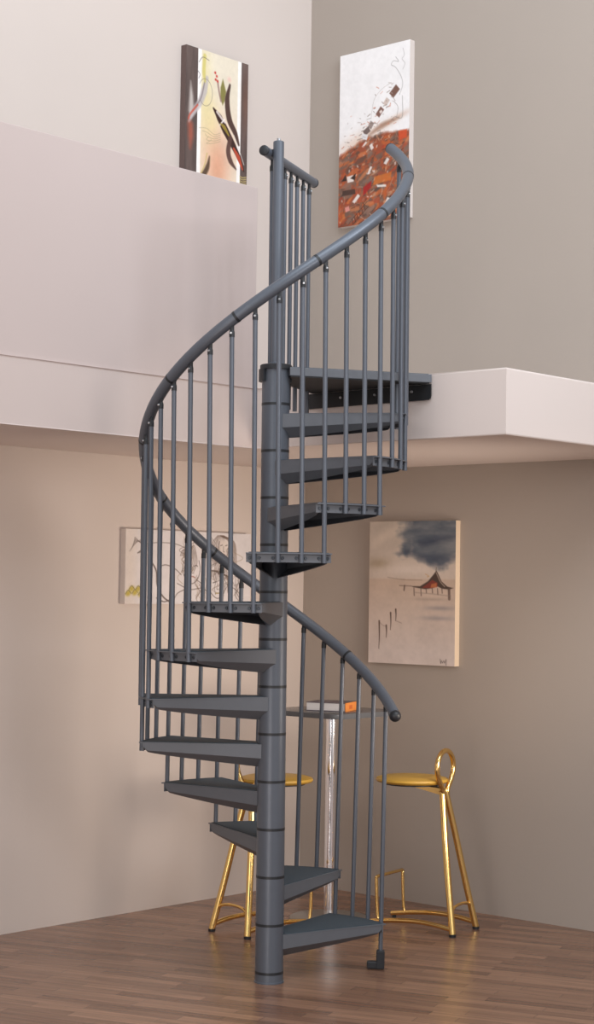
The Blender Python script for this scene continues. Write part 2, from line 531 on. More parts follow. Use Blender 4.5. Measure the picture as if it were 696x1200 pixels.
# local x along the long page edge, y across; the spine is the short side at +x
bm = bmesh.new(); add_box(bm, -0.108, 0.104, -0.096, 0.096, 0.004, 0.042); obj('pages', bm, M['pages'], bk)
bm = bmesh.new(); add_box(bm, -0.111, 0.108, -0.1, 0.1, 0, 0.004, 0.001); add_box(bm, -0.111, 0.108, -0.1, 0.1, 0.042, 0.046, 0.001); obj('cover', bm, M['cover'], bk)
bm = bmesh.new(); add_box(bm, 0.1045, 0.112, -0.1, 0.1, 0, 0.046, 0.0015); sp = obj('spine', bm, M['spine'], bk)
tag(sp, 'orange spine with a red mark')
bm = bmesh.new()
for k in range(3): add_box(bm, 0.1118, 0.1124, -0.045+0.016*k, -0.034+0.016*k, 0.012, 0.032)
obj('spine_print', bm, M['red'], sp)

# ------------------------------------------------------------------ brass bar stools (local: rear feet at x=0, facing +x)
def make_stool():
    s = empty('bar_stool')
    for sy in (1, -1):
        bm = bmesh.new()
        add_tube(bm, spline([(0, sy*0.133, 0.012), (0.045, sy*0.095, 0.25), (0.085, sy*0.060, 0.48), (0.121, sy*0.021, 0.69), (0.125, sy*0.020, 0.715)], 6), [0.0170]*25, 16)
        leg = obj('leg', bm, M['gold'], s, 60)
        bm = bmesh.new(); add_lathe(bm, [(0, 0), (0.018, 0), (0.019, 0.014), (0, 0.014)], 16, 0.0, sy*0.133)
        tag(obj('foot_cap', bm, M['black'], leg, 40), 'black rubber foot cap')
    ctrl = []
    for y, z in ((-0.019, 0.69), (-0.030, 0.725), (-0.068, 0.770), (-0.090, 0.82), (-0.082, 0.870), (-0.046, 0.906), (0, 0.918)):
        ctrl.append((0.118, y, z))
    ctrl += [(0.118, -c[1], c[2]) for c in ctrl[-2::-1]]
    bm = bmesh.new(); add_tube(bm, spline(ctrl, 6), 0.0135, 14); obj('backrest', bm, M['gold'], s, 60)
    bm = bmesh.new()
    add_lathe(bm, [(0, 0.742), (0.165, 0.742), (0.184, 0.747), (0.190, 0.756), (0.186, 0.766), (0.16, 0.774), (0.08, 0.779), (0, 0.780)], 48, 0.310, 0)
    obj('seat', bm, M['seat'], s, 50)
    bm = bmesh.new()
    add_lathe(bm, [(0, 0.734), (0.15, 0.734), (0.15, 0.742), (0, 0.742)], 40, 0.310, 0)
    tag(obj('seat_pan', bm, M['black'], s, 40), 'dark underside of the seat')
    bm = bmesh.new()
    vs = [(0.115, 0.69), (0.115, 0.725), (0.30, 0.736), (0.30, 0.726), (0.17, 0.70)]
    a = [bm.verts.new((x, -0.03, z)) for x, z in vs]; b = [bm.verts.new((x, 0.03, z)) for x, z in vs]
    bm.faces.new(a); bm.faces.new(b[::-1])
    for i in range(5): bm.faces.new((a[i], a[(i+1) % 5], b[(i+1) % 5], b[i]))
    obj('seat_bracket', bm, M['gold'], s)
    for sy in (1, -1):
        bm = bmesh.new()
        add_tube(bm, spline([(0.004, sy*0.131, 0.035), (0.10, sy*0.134, 0.050), (0.22, sy*0.138, 0.056), (0.36, sy*0.141, 0.046), (0.50, sy*0.143, 0.026)], 6), 0.0125, 14)
        br = obj('floor_bar', bm, M['gold'], s, 60)
        bm = bmesh.new(); add_lathe(bm, [(0, 0), (0.011, 0), (0.011, 0.018), (0, 0.018)], 14, 0.485, sy*0.143)
        tag(obj('foot_cap', bm, M['black'], br, 40), 'black rubber foot cap')
    bm = bmesh.new()
    pts = [(0.415, -0.142, 0.042), (0.428, -0.142, 0.07), (0.436, -0.142, 0.243), (0.436, -0.142, 0.256), (0.436, -0.134, 0.262)]
    pts = spline(pts, 4) + [Vector((0.436, 0, 0.262))]
    pts += [Vector((p.x, -p.y, p.z)) for p in pts[-2::-1]]
    add_tube(bm, pts, 0.0085, 12); obj('footrest', bm, M['gold'], s, 60)
    bm = bmesh.new()
    add_tube(bm, spline([(0.018, -0.116, 0.112), (0.02, -0.075, 0.138), (0.02, 0, 0.147), (0.02, 0.075, 0.138), (0.018, 0.116, 0.112)], 6), 0.0075, 12)
    obj('cross_bar', bm, M['gold'], s, 60)
    return s
st = make_stool()
tag(st, 'brass bar stool with mustard seat before the taupe wall, fully seen right of staircase', 'stool', 'brass bar stools at the bar table')
st.location = (-0.518, -1.588, 0); st.rotation_euler = (0, 0, R(100))
st2 = st.copy(); COL.objects.link(st2)
for c in list(st.children):
    d = copy_part(c, st2)
    for e in list(c.children): copy_part(e, d)
tag(st2, 'brass bar stool partly hidden behind the column and the lower treads of the staircase', 'stool', 'brass bar stools at the bar table')
st2.location = (-1.418, -0.795, 0); st2.rotation_euler = (0, 0, R(-4))

# ------------------------------------------------------------------ paintings
class Pic:
    def __init__(s, w, h, nx):
        s.w, s.h = w, h; s.nx = nx; s.ny = int(round(nx*h/w))
        u = (np.arange(s.nx)+0.5)/s.nx; v = (np.arange(s.ny)+0.5)/s.ny
        s.U, s.V = np.meshgrid(u, v); s.asp = h/w
        s.img = np.zeros((s.ny, s.nx, 3))
    def noise(s, fx, fy, seed=0):
        g = np.random.default_rng(seed)
        out = np.zeros_like(s.U); amp = 1.0; tot = 0
        for o in range(4):
            nx, ny = max(2, int(fx*2**o))+2, max(2, int(fy*2**o))+2
            lat = g.random((ny, nx))
            x = s.U*(nx-2); y = s.V*(ny-2)
            xi = x.astype(int); yi = y.astype(int); xf = x-xi; yf = y-yi
            xf = xf*xf*(3-2*xf); yf = yf*yf*(3-2*yf)
            val = (lat[yi, xi]*(1-xf)+lat[yi, xi+1]*xf)*(1-yf) + (lat[yi+1, xi]*(1-xf)+lat[yi+1, xi+1]*xf)*yf
            out += val*amp; tot += amp; amp *= 0.55
        return out/tot
    def mix(s, mask, col):
        m = np.clip(mask, 0, 1)[..., None]
        s.img = s.img*(1-m) + np.array(col, float)*m
    def blob(s, u, v, ru, rv, col, ang=0, a=1.0, p=2.0):
        dx = s.U-u; dy = (s.V-v)*s.asp; c, sn = math.cos(R(ang)), math.sin(R(ang))
        x = (dx*c+dy*sn)/ru; y = (-dx*sn+dy*c)/rv
        s.mix(a*np.exp(-(x*x+y*y)**(p/2)), col)
    def poly(s, pts, col, a=1.0, soft=0.004):
        P = [(p[0], p[1]*s.asp) for p in pts]; X, Y = s.U, s.V*s.asp
        x0 = min(p[0] for p in P)-0.02; x1 = max(p[0] for p in P)+0.02; y0 = min(p[1] for p in P)-0.02; y1 = max(p[1] for p in P)+0.02
        ix = np.where((X[0] >= x0) & (X[0] <= x1))[0]; iy = np.where((Y[:, 0] >= y0) & (Y[:, 0] <= y1))[0]
        if len(ix) == 0 or len(iy) == 0: return
        sl = (slice(iy[0], iy[-1]+1), slice(ix[0], ix[-1]+1)); x = X[sl]; y = Y[sl]
        ins = np.zeros(x.shape, bool); d = np.full(x.shape, 9.0)
        for (ax, ay), (bx, by) in zip(P, P[1:]+P[:1]):
            cond = ((ay > y) != (by > y))
            with np.errstate(divide='ignore', invalid='ignore'):
                xx = (bx-ax)*(y-ay)/(by-ay+1e-12)+ax
            ins ^= cond & (x < xx)
            l2 = (bx-ax)**2+(by-ay)**2+1e-12; t = np.clip(((x-ax)*(bx-ax)+(y-ay)*(by-ay))/l2, 0, 1)
            d = np.minimum(d, np.hypot(x-ax-t*(bx-ax), y-ay-t*(by-ay)))
        m = a*np.clip(0.5+np.where(ins, d, -d)/(2*soft), 0, 1)[..., None]
        s.img[sl] = s.img[sl]*(1-m)+np.array(col, float)*m
    def stroke(s, pts, wid, col, a=1.0, soft=0.004, curve=True):
        if curve and len(pts) > 2:
            pts = [(p.x, p.y) for p in spline([(p[0], p[1], 0) for p in pts], 6)]
        n = len(pts)
        w = [wid]*n if not isinstance(wid, (list, tuple)) else list(np.interp(np.linspace(0, 1, n), np.linspace(0, 1, len(wid)), wid))
        P = [(p[0], p[1]*s.asp) for p in pts]; X, Y = s.U, s.V*s.asp
        mw = max(w)+soft*2
        m = np.zeros_like(X)
        for i in range(n-1):
            (ax, ay), (bx, by) = P[i], P[i+1]
            ix = np.where((X[0] >= min(ax, bx)-mw) & (X[0] <= max(ax, bx)+mw))[0]; iy = np.where((Y[:, 0] >= min(ay, by)-mw) & (Y[:, 0] <= max(ay, by)+mw))[0]
            if len(ix) == 0 or len(iy) == 0: continue
            sl = (slice(iy[0], iy[-1]+1), slice(ix[0], ix[-1]+1)); x = X[sl]; y = Y[sl]
            l2 = (bx-ax)**2+(by-ay)**2+1e-12; t = np.clip(((x-ax)*(bx-ax)+(y-ay)*(by-ay))/l2, 0, 1)
            d = np.hypot(x-ax-t*(bx-ax), y-ay-t*(by-ay)); r = (w[i]*(1-t)+w[i+1]*t)/2
            m[sl] = np.maximum(m[sl], np.clip(0.5+(r-d)/(2*soft), 0, 1))
        s.mix(a*m, col)

def canvas(name, label, pic, origin, udir, depth, side_mat, gain=1.0):
    """a stretched canvas: origin = top left of the painted face, udir = unit vector along its width"""
    n = Vector((udir[1], -udir[0], 0))              # out of the wall
    o_ = Vector(origin); u_ = Vector(udir)
    root = empty(name, o_ + u_*pic.w/2 - Vector((0, 0, pic.h)))
    tag(root, label, 'painting')
    mid = o_ + u_*pic.w/2 - Vector((0, 0, pic.h))
    bm = bmesh.new()
    c = [o_, o_+u_*pic.w, o_+u_*pic.w-Vector((0,0,pic.h)), o_-Vector((0,0,pic.h))]
    f = [bm.verts.new(p - n*0.0006 - mid) for p in c]; b = [bm.verts.new(p - n*depth - mid) for p in c]
    bm.faces.new(f); bm.faces.new(b[::-1])
    for i in range(4): bm.faces.new((f[i], f[(i+1) % 4], b[(i+1) % 4], b[i]))
    obj('stretcher', bm, side_mat, root)
    pic.img = pic.img*(1+0.045*(pic.noise(pic.nx/5, pic.ny/5, 31)-0.5))[..., None]*(1+0.04*(pic.noise(9, 12, 77)-0.5))[..., None]
    nx, ny = pic.nx, pic.ny
    # vertex grid at pixel centres, clamped to the edges
    us = np.concatenate([[0], (np.arange(nx)+0.5)/nx, [1]]); vs = np.concatenate([[0], (np.arange(ny)+0.5)/ny, [1]])
    UU, VV = np.meshgrid(us, vs)
    img = np.pad(pic.img, ((1, 1), (1, 1), (0, 0)), mode='edge')
    co = np.array(o_ - mid)[None, None] + UU[..., None]*np.array(u_)*pic.w + VV[..., None]*np.array((0, 0, -pic.h))
    W, H = nx+2, ny+2
    idx = np.arange(W*H).reshape(H, W)
    q = np.stack([idx[:-1, :-1], idx[1:, :-1], idx[1:, 1:], idx[:-1, 1:]], -1).reshape(-1, 4)
    me = bpy.data.meshes.new('painted_canvas')
    me.vertices.add(W*H); me.vertices.foreach_set('co', co.reshape(-1).astype(np.float32))
    me.loops.add(q.size); me.loops.foreach_set('vertex_index', q.reshape(-1).astype(np.int32))
    me.polygons.add(len(q)); me.polygons.foreach_set('loop_start', np.arange(0, q.size, 4, dtype=np.int32))
    me.update(); me.validate()
    at = me.color_attributes.new('paint', 'FLOAT_COLOR', 'POINT')
    x = np.clip(img*gain/255.0, 0, 1); l = np.where(x <= 0.04045, x/12.92, ((x+0.055)/1.055)**2.4)
    rgba = np.concatenate([l, np.ones(l.shape[:2]+(1,))], -1).reshape(-1).astype(np.float32)
    at.data.foreach_set('color', rgba)
    me.materials.append(M['paint'])
    o = bpy.data.objects.new('painted_canvas', me); link(o, root)
    return root

# --- upper left: brown bands and feather shapes
p1 = Pic(0.50, 0.76, 150)
p1.img[:] = (230, 220, 200)
p1.blob(0.5, 0.75, 0.30, 0.42, (228, 184, 158), a=0.85)
p1.blob(0.52, 0.88, 0.16, 0.3, (214, 140, 106), a=0.5)
p1.blob(0.30, 0.32, 0.10, 0.5, (226, 212, 140), a=0.5)
p1.blob(0.42, 0.5, 0.12, 0.25, (232, 216, 150), a=0.5)
p1.img *= (1+0.05*(p1.noise(6, 9, 3)-0.5))[..., None]
p1.poly([(0.18, -0.1), (0.245, -0.1), (0.24, 1.1), (0.18, 1.1)], (246, 242, 238))
p1.poly([(0.83, -0.1), (0.89, -0.1), (0.89, 1.1), (0.83, 1.1)], (248, 244, 240))
nz = p1.noise(14, 4, 5)[..., None]
band = (p1.U < 0.185) | (p1.U > 0.885)
p1.img = np.where(band[..., None], np.array((96, 82, 78))*(0.78+0.44*nz), p1.img)
p1.blob(0.96, 0.3, 0.06, 0.35, (122, 86, 72), a=0.6)
p1.poly([(0.075, 0.26), (0.115, 0.36), (0.13, 0.44), (0.085, 0.53), (0.05, 0.48), (0.06, 0.36)], (214, 206, 200), 0.8, 0.02)
p1.stroke([(0.33, 0.20), (0.29, 0.30), (0.22, 0.40), (0.10, 0.50), (0.06, 0.56)], [0.05, 0.09, 0.08, 0.07, 0.03], (190, 182, 182), 0.9, 0.012)
p1.stroke([(0.30, 0.22), (0.24, 0.36), (0.12, 0.47)], 0.02, (120, 108, 110), 0.6)
p1.stroke([(0.19, 0.42), (0.08, 0.50), (0.05, 0.54)], 0.025, (196, 88, 70), 0.8)
p1.stroke([(0.08, 0.58), (0.09, 0.66), (0.085, 0.75)], [0.08, 0.08, 0.02], (178, 92, 72), 0.75, 0.03)
p1.stroke([(0.29, 0.04), (0.28, 0.16), (0.30, 0.23)], [0.05, 0.05, 0.03], (206, 194, 110), 0.8, 0.01)
p1.poly([(0.585, 0.17), (0.64, 0.26), (0.62, 0.33), (0.585, 0.37), (0.55, 0.31), (0.55, 0.24)], (128, 122, 64), 0.95, 0.008)
p1.stroke([(0.50, 0.20), (0.53, 0.28), (0.56, 0.34)], 0.025, (134, 104, 100), 0.8, 0.01)
for u, v in ((0.46, 0.142), (0.485, 0.165), (0.47, 0.192), (0.50, 0.20)): p1.blob(u, v, 0.016, 0.016, (196, 62, 54), p=4)
p1.blob(0.69, 0.16, 0.03, 0.03, (236, 190, 178), a=0.8)
p1.stroke([(0.70, 0.20), (0.66, 0.32), (0.70, 0.46), (0.80, 0.55), (0.86, 0.63)], [0.03, 0.075, 0.085, 0.07, 0.03], (74, 52, 46), 0.95, 0.008)
p1.stroke([(0.44, 0.41), (0.54, 0.47), (0.64, 0.55), (0.76, 0.64), (0.88, 0.74), (0.95, 0.82)], [0.02, 0.09, 0.10, 0.085, 0.06, 0.02], (62, 40, 36), 1, 0.007)
p1.stroke([(0.50, 0.43), (0.58, 0.47), (0.63, 0.49)], 0.03, (226, 214, 208), 0.85)
p1.stroke([(0.55, 0.52), (0.62, 0.47)], 0.018, (240, 232, 228), 0.9)
p1.stroke([(0.56, 0.51), (0.62, 0.53), (0.70, 0.585)], [0.02, 0.05, 0.02], (156, 136, 58), 0.9)
p1.stroke([(0.78, 0.67), (0.86, 0.73), (0.93, 0.81)], [0.03, 0.06, 0.02], (192, 80, 56), 0.9)
p1.stroke([(0.78, 0.57), (0.87, 0.67), (0.95, 0.77)], 0.012, (216, 206, 200), 0.8)
p1.stroke([(0.72, 0.60), (0.69, 0.70), (0.73, 0.77), (0.82, 0.82)], [0.06, 0.07, 0.07, 0.02], (92, 66, 60), 0.95, 0.008)
p1.stroke([(0.39, 0.78), (0.36, 0.86), (0.29, 0.93), (0.20, 0.97)], [0.015, 0.06, 0.07, 0.03], (78, 60, 46), 0.9, 0.012)
p1.stroke([(0.35, 0.76), (0.32, 0.84), (0.26, 0.92)], 0.018, (202, 180, 120), 0.8)
el = [(0.31+0.11*math.cos(t), 0.31+0.10*math.sin(t)) for t in np.linspace(-2.6, 2.4, 16)]
p1.stroke(el, 0.006, (110, 100, 96), 0.7, 0.003)
p1.stroke([(0.20, 0.10), (0.26, 0.055), (0.36, 0.065)], 0.008, (80, 74, 76), 0.7, 0.003)
p1.stroke([(0.19, 0.17), (0.22, 0.19), (0.20, 0.22)], 0.008, (80, 74, 96), 0.7, 0.003)
for k in range(5):
    v = 0.585+0.016*k
    p1.stroke([(0.22+0.05*k, v), (0.34, v-0.01+0.012*k), (0.46, v+0.02), (0.56, v-0.005)], 0.005, (150, 138, 110), 0.7, 0.003)
for k in range(5):
    p1.stroke([(0.885, 0.93-0.016*k), (0.93, 0.935-0.016*k), (0.99, 0.925-0.016*k)], 0.010, (216, 196, 120), 0.8, 0.004)
canvas('canvas_picture', 'abstract canvas with dark brown side bands and feather strokes, standing above the loft parapet', p1, (-1.089, -0.042, 4.746), (1, 0, 0), 0.041, M['canvas_brown'])

# --- upper right: white sky above a rust coloured jumble
p2 = Pic(0.523, 1.02, 150)
p2.img[:] = (244, 243, 244)
g2 = np.random.default_rng(21)
edge = np.interp(p2.U, [0, 0.25, 0.5, 0.75, 1], [0.585, 0.535, 0.50, 0.50, 0.515]) + 0.03*(p2.noise(10, 10, 2)-0.5)
msk = np.clip((p2.V-edge)/0.02+0.5, 0, 1)
nA = p2.noise(7, 12, 8); nB = p2.noise(12, 20, 9)
c0 = np.array((154, 82, 58)); c1 = np.array((118, 92, 80)); c2 = np.array((184, 96, 56))
ground = c0 + (c1-c0)*np.clip((nA-0.42)*5, 0, 1)[..., None]
ground = ground + (c2-ground)*np.clip((nB-0.55)*6, 0, 1)[..., None]
p2.blob(0.3, 0.52, 0.35, 0.10, (222, 196, 178), ang=-14, a=0.7)
p2.mix(msk, (0, 0, 0)); p2.img = p2.img*(1-msk[..., None]*0) + ground*msk[..., None]
p2.blob(0.75, 0.44, 0.25, 0.035, (196, 160, 136), ang=-16, a=0.7)
p2.stroke([(0.42, 0.50), (0.62, 0.455), (0.85, 0.43)], [0.02, 0.06, 0.01], (150, 112, 92), 0.65, 0.02)
pal = [(190, 92, 52), (206, 118, 66), (168, 66, 46), (112, 88, 78), (138, 110, 96), (92, 72, 64), (200, 150, 116), (158, 80, 58), (128, 112, 102), (150, 96, 74), (104, 80, 70)]
EU, EV = [0, 0.25, 0.5, 0.75, 1], [0.585, 0.535, 0.50, 0.50, 0.515]
for i in range(330):
    u = g2.random(); e = float(np.interp(u, EU, EV))
    v = e + 0.01 + g2.random()*(0.99-e)
    a = R(-30 + g2.normal()*26); lw = (0.015+0.055*g2.random()); hw = 0.006+0.022*g2.random()
    c, sn = math.cos(a), math.sin(a)
    n_ = 5 + int(g2.integers(3)); pts = []
    for q in range(n_):
        t = 2*math.pi*q/n_; rr_ = 0.65+0.5*g2.random()
        x, y = lw*rr_*math.cos(t), hw*rr_*math.sin(t)
        pts.append((u + x*c-y*sn, v + (x*sn+y*c)/p2.asp))
    p2.poly(pts, pal[g2.integers(len(pal))], 0.7, 0.006)
for i in range(60):
    u = g2.random(); e = float(np.interp(u, EU, EV)); v = e + 0.03 + g2.random()*(0.97-e)
    a = R(-24 + g2.normal()*16); lw = 0.04+0.06*g2.random(); hw = 0.014+0.022*g2.random(); c, sn = math.cos(a), math.sin(a)
    p2.poly([(u+x*c-y*sn, v+(x*sn+y*c)/p2.asp) for x, y in ((-lw, -hw*g2.random()), (-lw*0.3, -hw), (lw*0.9, -hw*0.7), (lw, hw*0.4), (lw*0.2, hw), (-lw*0.9, hw*0.7))], [(128, 108, 98), (112, 92, 82), (196, 104, 60), (146, 116, 102), (176, 84, 58), (92, 74, 66), (206, 128, 84)][g2.integers(7)], 0.7, 0.008)
for i in range(150):
    u = g2.random(); e = float(np.interp(u, EU, EV)); v = e + g2.random()*(1.0-e)
    a = R(-35 + g2.normal()*35); l_ = 0.02+0.08*g2.random()
    p2.stroke([(u, v), (u+l_*0.5*math.cos(a)+0.01*g2.normal(), v+l_*0.5*math.sin(a)/p2.asp), (u+l_*math.cos(a), v+l_*math.sin(a)/p2.asp)], 0.003+0.008*g2.random(), [(70, 52, 46), (84, 62, 54), (212, 176, 152), (196, 80, 44), (60, 46, 42), (166, 140, 124)][g2.integers(6)], 0.65, 0.004)
for i in range(34):
    u = g2.random(); e = float(np.interp(u, EU, EV)); v = e + 0.02 + g2.random()*(0.97-e)
    a = g2.random()*3.1; w_ = 0.008+0.016*g2.random(); c, sn = math.cos(a), math.sin(a)
    p2.poly([(u+x*c-y*sn, v+(x*sn+y*c)/p2.asp) for x, y in ((-w_, -w_*0.3), (w_*0.6, -w_*0.5), (w_, w_*0.2), (-w_*0.4, w_*0.5))], (222, 208, 200), 0.75, 0.005)
for (u, v, w, h, a) in ((0.37, 0.545, 0.04, 0.012, -40), (0.47, 0.565, 0.035, 0.02, 65), (0.45, 0.70, 0.05, 0.014, -60), (0.69, 0.665, 0.04, 0.02, -50), (0.62, 0.80, 0.07, 0.012, 6), (0.26, 0.85, 0.06, 0.02, -42), (0.17, 0.73, 0.05, 0.035, 0), (0.13, 0.90, 0.03, 0.03, 80), (0.70, 0.90, 0.06, 0.02, -60)):
    c, sn = math.cos(R(a)), math.sin(R(a))
    p2.poly([(u+x*c-y*sn, v+(x*sn+y*c)/p2.asp) for x, y in ((-w, -h), (w*0.9, -h*1.2), (w, h*0.9), (-w*0.8, h))], (232, 222, 216) if a != 80 else (222, 150, 140), 0.95, 0.005)
p2.poly([(0.04, 0.735), (0.10, 0.70), (0.12, 0.735)], (62, 48, 44)); p2.poly([(0.17, 0.725), (0.25, 0.70), (0.24, 0.74)], (62, 48, 44))
p2.poly([(0.06, 0.79), (0.24, 0.79), (0.25, 0.82), (0.05, 0.82)], (74, 56, 50), 0.9)
p2.poly([(0.85, 0.505), (0.97, 0.505), (0.97, 0.55), (0.86, 0.56)], (204, 84, 50), 0.95, 0.008)
p2.poly([(0.52, 0.74), (0.76, 0.73), (0.75, 0.775), (0.50, 0.79)], (208, 116, 54), 0.8, 0.008)
p2.poly([(0.36, 0.79), (0.48, 0.76), (0.47, 0.80), (0.36, 0.84)], (164, 40, 40), 0.9, 0.008)
for k in range(6): p2.stroke([(0.2+0.035*k, 0.965-0.014*k), (0.22+0.035*k, 0.995-0.014*k)], 0.008, (70, 48, 42), 0.8, 0.003)
p2.stroke([(0.2, 0.965), (0.42, 0.875)], 0.008, (70, 48, 42), 0.8, 0.003); p2.stroke([(0.21, 0.995), (0.44, 0.905)], 0.008, (70, 48, 42), 0.8, 0.003)
for (u, v, w, h, a, c_) in ((0.79, 0.275, 0.062, 0.042, -42, (116, 82, 70)), (0.675, 0.325, 0.04, 0.03, -50, (206, 190, 182)), (0.585, 0.375, 0.052, 0.034, -48, (124, 88, 78)), (0.60, 0.375, 0.018, 0.016, -30, (238, 226, 220)), (0.46, 0.44, 0.038, 0.03, -55, (150, 134, 128)), (0.40, 0.47, 0.045, 0.034, -30, (108, 92, 88)), (0.37, 0.50, 0.045, 0.03, 20, (226, 224, 226))):
    c, sn = math.cos(R(a)), math.sin(R(a))
    p2.poly([(u+x*c-y*sn, v+(x*sn+y*c)/p2.asp) for x, y in ((-w, -h), (w, -h), (w, h), (-w, h))], c_, 0.95, 0.005)
p2.stroke([(0.86, 0.30), (0.90, 0.25), (0.88, 0.20), (0.80, 0.14), (0.74, 0.12), (0.77, 0.10), (0.84, 0.11), (0.80, 0.08)], 0.006, (150, 146, 146), 0.8, 0.003)
p2.stroke([(0.90, 0.04), (0.92, 0.08), (0.89, 0.10), (0.93, 0.13), (0.90, 0.16)], 0.006, (160, 156, 156), 0.7, 0.003)
p2.stroke([(0.46, 0.40), (0.50, 0.30), (0.60, 0.25), (0.74, 0.22)], 0.005, (170, 160, 156), 0.7, 0.003)
p2.stroke([(0.78, 0.33), (0.84, 0.37), (0.82, 0.43)], 0.006, (150, 140, 136), 0.7, 0.003)
p2.stroke([(0.90, 0.31), (0.90, 0.43), (0.80, 0.42)], 0.006, (120, 112, 110), 0.7, 0.003)
for i in range(90):
    u = 0.05+0.75*g2.random(); v = 0.56-0.25*u + 0.07*g2.normal()
    r_ = 0.004+0.008*g2.random()
    p2.stroke([(u, v), (u+0.03*g2.normal(), v+0.006*g2.normal())], r_, [(140, 122, 114), (110, 94, 90), (196, 120, 96), (190, 180, 176)][g2.integers(4)], 0.7, 0.003)
canvas('canvas_picture', 'tall canvas with white sky over a rust orange jumble, high on the grey wall', p2, (-0.042, -0.269, 4.880), (0, -1, 0), 0.041, M['canvas_white'])

# --- lower right: dark cloud over a red roofed hut on a pale shore
p3 = Pic(0.612, 0.803, 170)
v = p3.V[..., None]
sky = np.array((176, 165, 154)) + (np.array((196, 182, 170))-np.array((176, 165, 154)))*np.clip(v/0.4, 0, 1)
land = np.array((190, 170, 154)) + (np.array((206, 194, 188))-np.array((190, 170, 154)))*np.clip((v-0.42)/0.5, 0, 1)
hz = np.clip((v-0.405)/0.012+0.5, 0, 1)
p3.img = sky*(1-hz)+land*hz
p3.img *= (1+0.10*(p3.noise(4, 8, 4)-0.5))[..., None]
p3.blob(0.10, 0.30, 0.14, 0.05, (150, 132, 108), a=0.7)
p3.blob(0.2, 0.1, 0.3, 0.06, (204, 190, 176), ang=-24, a=0.7)
p3.blob(0.45, 0.34, 0.35, 0.05, (214, 202, 192), a=0.7)
cl = p3.noise(7, 6, 12)
d = np.sqrt(((p3.U-0.80)/0.47)**2 + ((p3.V-0.13)/0.215)**2) + 0.75*(cl-0.5) + 0.5*(p3.noise(5, 22, 15)-0.5)
cm = np.clip((1.04-d)/0.42, 0, 1)
shade = np.clip(0.5+(p3.noise(3, 14, 6)-0.5)*2.0, 0, 1)[..., None]
cloud = np.array((74, 84, 98))*(1-shade)+np.array((122, 126, 130))*shade
p3.img = p3.img*(1-0.95*cm[..., None]) + cloud*0.95*cm[..., None]
p3.stroke([(0.60, 0.16), (0.80, 0.135), (1.0, 0.11)], [0.02, 0.05, 0.03], (58, 64, 82), 0.6, 0.03)
p3.stroke([(0.45, 0.22), (0.75, 0.27), (1.0, 0.25)], [0.02, 0.08, 0.05], (70, 76, 92), 0.5, 0.04)
p3.stroke([(0.22, 0.395), (0.4, 0.41), (0.62, 0.412)], 0.006, (130, 110, 96), 0.6)
p3.poly([(0.785, 0.345), (0.80, 0.36), (0.845, 0.42), (0.91, 0.455), (0.98, 0.465), (0.93, 0.475), (0.85, 0.470), (0.80, 0.455), (0.74, 0.468), (0.66, 0.475), (0.52, 0.462), (0.50, 0.455), (0.60, 0.455), (0.69, 0.42), (0.75, 0.375)], (78, 64, 58), 1, 0.004)
p3.poly([(0.74, 0.41), (0.80, 0.43), (0.80, 0.458), (0.72, 0.468), (0.62, 0.466), (0.68, 0.44)], (134, 62, 54), 0.85)
p3.poly([(0.73, 0.44), (0.79, 0.43), (0.79, 0.462), (0.72, 0.466)], (188, 116, 74), 0.8)
p3.stroke([(0.785, 0.36), (0.83, 0.42), (0.88, 0.455)], 0.01, (190, 172, 156), 0.7)
p3.stroke([(0.78, 0.35), (0.785, 0.325)], 0.006, (100, 90, 82))
p3.stroke([(0.66, 0.37), (0.70, 0.385), (0.68, 0.39)], 0.006, (190, 150, 96), 0.8)
p3.stroke([(0.50, 0.455), (0.36, 0.452)], 0.006, (90, 74, 66), 0.8); p3.stroke([(0.42, 0.452), (0.415, 0.485)], 0.014, (96, 80, 72), 0.9)
for u, l in ((0.53, 0.05), (0.61, 0.05), (0.67, 0.03), (0.74, 0.03), (0.80, 0.04), (0.85, 0.03), (0.93, 0.07)):
    p3.stroke([(u, 0.47), (u+0.004, 0.47+l)], 0.010 if u < 0.9 else 0.028, (92, 76, 70), 0.8)
p3.stroke([(0.55, 0.50), (0.7, 0.505), (0.95, 0.52)], 0.008, (140, 124, 114), 0.6, 0.006)
p3.blob(0.83, 0.605, 0.16, 0.02, (150, 142, 142), a=0.8); p3.blob(0.8, 0.675, 0.18, 0.02, (156, 148, 148), a=0.8); p3.blob(0.72, 0.545, 0.2, 0.015, (170, 152, 140), a=0.7)
for u, a_, b_ in ((0.125, 0.705, 0.90), (0.21, 0.735, 0.82), (0.26, 0.645, 0.765), (0.32, 0.62, 0.70)):
    p3.stroke([(u, a_), (u+0.004, (a_+b_)/2), (u, b_)], [0.018, 0.012, 0.006], (92, 74, 66), 0.95, 0.003)
p3.stroke([(0.125, 0.71), (0.17, 0.735), (0.21, 0.74)], 0.004, (130, 110, 98), 0.7, 0.003)
p3.stroke([(0.32, 0.70), (0.39, 0.715)], 0.006, (140, 120, 108), 0.7)
p3.stroke([(0.84, 0.955), (0.845, 0.985), (0.855, 0.965), (0.865, 0.98), (0.88, 0.965), (0.89, 0.98), (0.905, 0.955), (0.905, 0.995)], 0.005, (70, 60, 58), 0.85, 0.003)
canvas('canvas_picture', 'seaside canvas with dark cloud and red hut on the taupe wall above a stool', p3, (-0.042, -0.541, 2.128), (0, -1, 0), 0.041, M['canvas_side'], 1.06)

